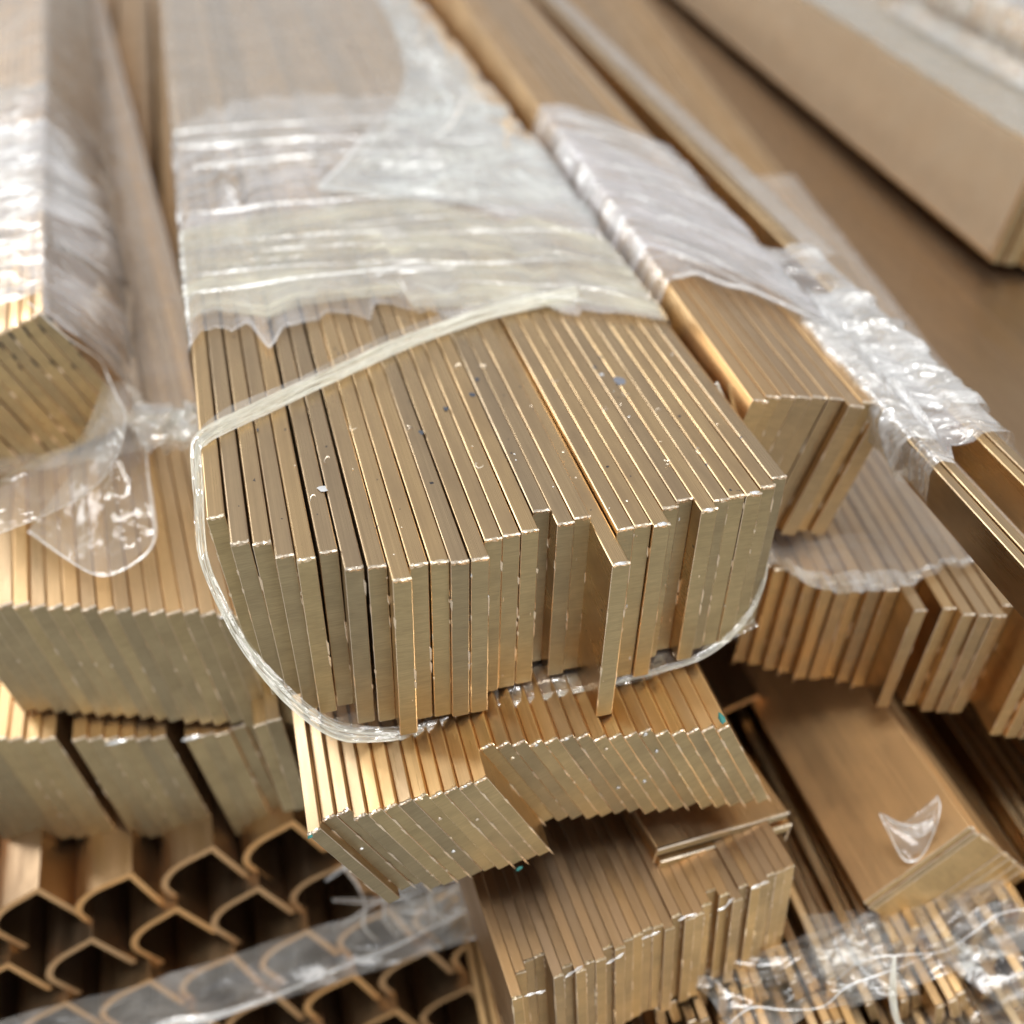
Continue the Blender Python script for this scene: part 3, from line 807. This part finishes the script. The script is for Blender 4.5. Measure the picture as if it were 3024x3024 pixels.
# ================================================================== hollow profiles at lower left
def profile_mesh(w, h, th, L):
    """channel with one rounded shoulder: open below"""
    outer = [(0, -h), (0, -h * 0.45)]
    for k in range(1, 9):
        a = math.radians(180 - 90 * k / 8)
        outer.append((w * 0.55 + w * 0.55 * math.cos(a), -h * 0.45 + h * 0.45 * math.sin(a)))
    outer += [(w, 0), (w, -h)]
    inner = []
    P = np.array(outer)
    T = np.gradient(P, axis=0)
    T /= np.linalg.norm(T, axis=1, keepdims=True)
    Nn = np.stack([T[:, 1], -T[:, 0]], 1)
    I_ = P + Nn * th
    I_[-2] = (w - th, -th)
    I_[-1] = (w - th, -h)
    I_[0] = (th, -h)
    n = len(P)
    V = []
    for yy in (0, L):
        for q in P:
            V.append((q[0] * MM, yy * MM, q[1] * MM))
        for q in I_:
            V.append((q[0] * MM, yy * MM, q[1] * MM))
    F = []
    MI = []
    for k in range(n - 1):
        F.append((k, k + 1, n + k + 1, n + k)); MI.append(1)
        F.append((2 * n + k, 3 * n + k, 3 * n + k + 1, 2 * n + k + 1)); MI.append(1)
        F.append((k, 2 * n + k, 2 * n + k + 1, k + 1)); MI.append(0)
        F.append((n + k, n + k + 1, 3 * n + k + 1, 3 * n + k)); MI.append(0)
    for a in (0, n - 1):
        F.append((a, n + a, 3 * n + a, 2 * n + a)); MI.append(0)
    me = bpy.data.meshes.new('profile')
    me.from_pydata(V, [], F)
    me.materials.append(BR_BROWN)
    me.materials.append(BR_SMOOTH)
    me.polygons.foreach_set('material_index', MI)
    me.update()
    return me


PM = profile_mesh(23.2, 20.6, 2.0, 800)
Pb = thing('brass_profile_bundle', 'bundle of hollow rounded brass channel profiles at the bottom left, dark open ends', 'profile bundle', (-67.2, 24.4, -152.0), (0.2, 0, -6.8))
for r in range(6):
    for q in range(-3, 9):
        o = link(bpy.data.objects.new('profile', PM), Pb)
        o.location = ((25.6 * q + 10 * r + 2 + rnd.uniform(-.8, .8)) * MM, (-6 * r + rnd.uniform(-1.5, 1.5) - 2) * MM, (-20.8 * r + rnd.uniform(-.6, .6)) * MM)
        o.rotation_euler = (0, math.radians(-17 + rnd.uniform(-6, 6)), 0)
# film stretched across the profile ends
sheet('film_band', Pb, [[(-70, -21, -22), (-70, -22, -34), (-70, -26, -44)], [(-20, -22, -22), (-20, -24, -33), (-20, -28, -42)], [(30, -22, -24), (30, -25, -35), (30, -28, -44)], [(90, -22, -22), (90, -26, -34), (90, -30, -42)],
                        [(150, -22, -20), (150, -26, -34), (150, -28, -44)]], FILM_C, nu=150, nv=40, wob=1.6, fu=20, fv=40, seed=101.0, crease=0.6)
strand('film_rope', Pb, [(-40, -30, -45), (0, -31, -42), (22, -29, -38), (35, -31, -39), (60, -32, -34.5), (80, -30, -33), (95, -31, -29), (130, -26, -27)], [2.0, 0.8, 2.4, 0.7, 1.8, 0.5], FILM_K, n=140, plies=4, seed=8)
sheet('film_curtain', Pb, [[(92, -6, 6), (96, -10, -18), (94, -18, -45)], [(110, -8, 10), (112, -14, -16), (110, -20, -46)], [(124, -4, 8), (128, -12, -16), (130, -16, -46)]], FILM_C, nu=60, nv=80, wob=2.2, fu=40, fv=40, seed=103.0, crease=1.0)
for k in range(9):
    x = 84 + 6 * k
    strand('film_crease', Pb, [(x + 10 * nz(k, q * 2), -14 - 6 * q, 6 - 50 * q) for q in np.linspace(0, 1, 6)] if k % 3 else [(80 + 55 * q, -16, -8 - 4 * k + 8 * math.sin(q * 4 + k)) for q in np.linspace(0, 1, 6)], [0.4, rnd.uniform(.8, 2.4), .6, 1.4, .3], FILM_K, n=60, plies=2, seed=300 + k)

# ================================================================== bottom right: bars under crumpled film
Q = thing('brass_bar_bundle', 'jumbled blurred rows of small brass strip ends in the bottom right corner', 'bar bundle', (108.0, -62.0, -138.0), (-3, 0, -11.0), 'bundles of brass flat bars')
for r in range(4):
    qsp = []
    x = -14.0 - 17 * r
    while x < 190:
        qsp.append((x, -9.5 * r + rnd.uniform(-4.5, 4.5), -13.0 * r + rnd.uniform(-2.2, 2.2), rnd.uniform(-24, 10)))
        x += rnd.choice((3.2, 3.4, 3.8, 6.5))
    add_bars(Q, qsp, 2.6, 12.0, 600, BR_WARM if r % 2 else BR, seed=140 + r, end=BR_END_LIT, bev=0.3)
qs = thing('crumpled_film', 'crumpled clear film with white glints heaped along the bottom right', 'plastic film', (150, -62, -134))
HEAP = film_mat('film_heap', (0.86, 0.86, 0.84), 0.02, 0.26, 40, 110, gloss=0.42, rough=0.16)
for k, (cx, cy, cz, sx) in enumerate([(-18, -6, 6, 26), (20, -2, 9, 30), (52, -12, 6, 24), (30, -28, -8, 34)]):
    rq = random.Random(900 + k)
    sheet('film_fold', qs, [[(cx + sx * (a - 1) + rq.uniform(-4, 4), cy + 12 * (b - 1) + rq.uniform(-4, 4), cz + 0.18 * sx * (a - 1) + rq.uniform(-2.5, 2.5)) for b in range(3)] for a in range(3)], HEAP, nu=70, nv=40, wob=1.4, fu=30, fv=80, seed=111.0 + k, crease=1.0)
    strand('film_crease', qs, [(cx + sx * (q - 0.5) * 2, cy - 6 + 5 * nz(q * 3, k), cz + 3 + 0.36 * sx * (q - 0.5) + 2 * nz(q * 4, k * 2.0)) for q in np.linspace(0, 1, 7)], [0.1, 0.5, 0.2, 0.7, 0.1], FILM_K, n=70, plies=2, seed=920 + k)
strand('film_rope', qs, [(4, -10, 16), (2, -16, 8), (3, -20, 1), (6, -22, -5), (8, -24, -10)], [1.0, 2.2, 1.6, 3.2, 2.4], FILM_R, n=60, plies=4, seed=15)

# ================================================================== thin bars standing between the left stacks and the centre
J = thing('brass_bar_pair', 'two narrow brass bars squeezed between lower left bundle and slanting bundle', 'brass bars', (3.4, 11.0, -77.0), (0, 0, -6.0))
add_bars(J, [(0, 0, 0, 0), (-4.4, 6, -7, 0)], 4.1, 40.0, 700, BR, seed=16)
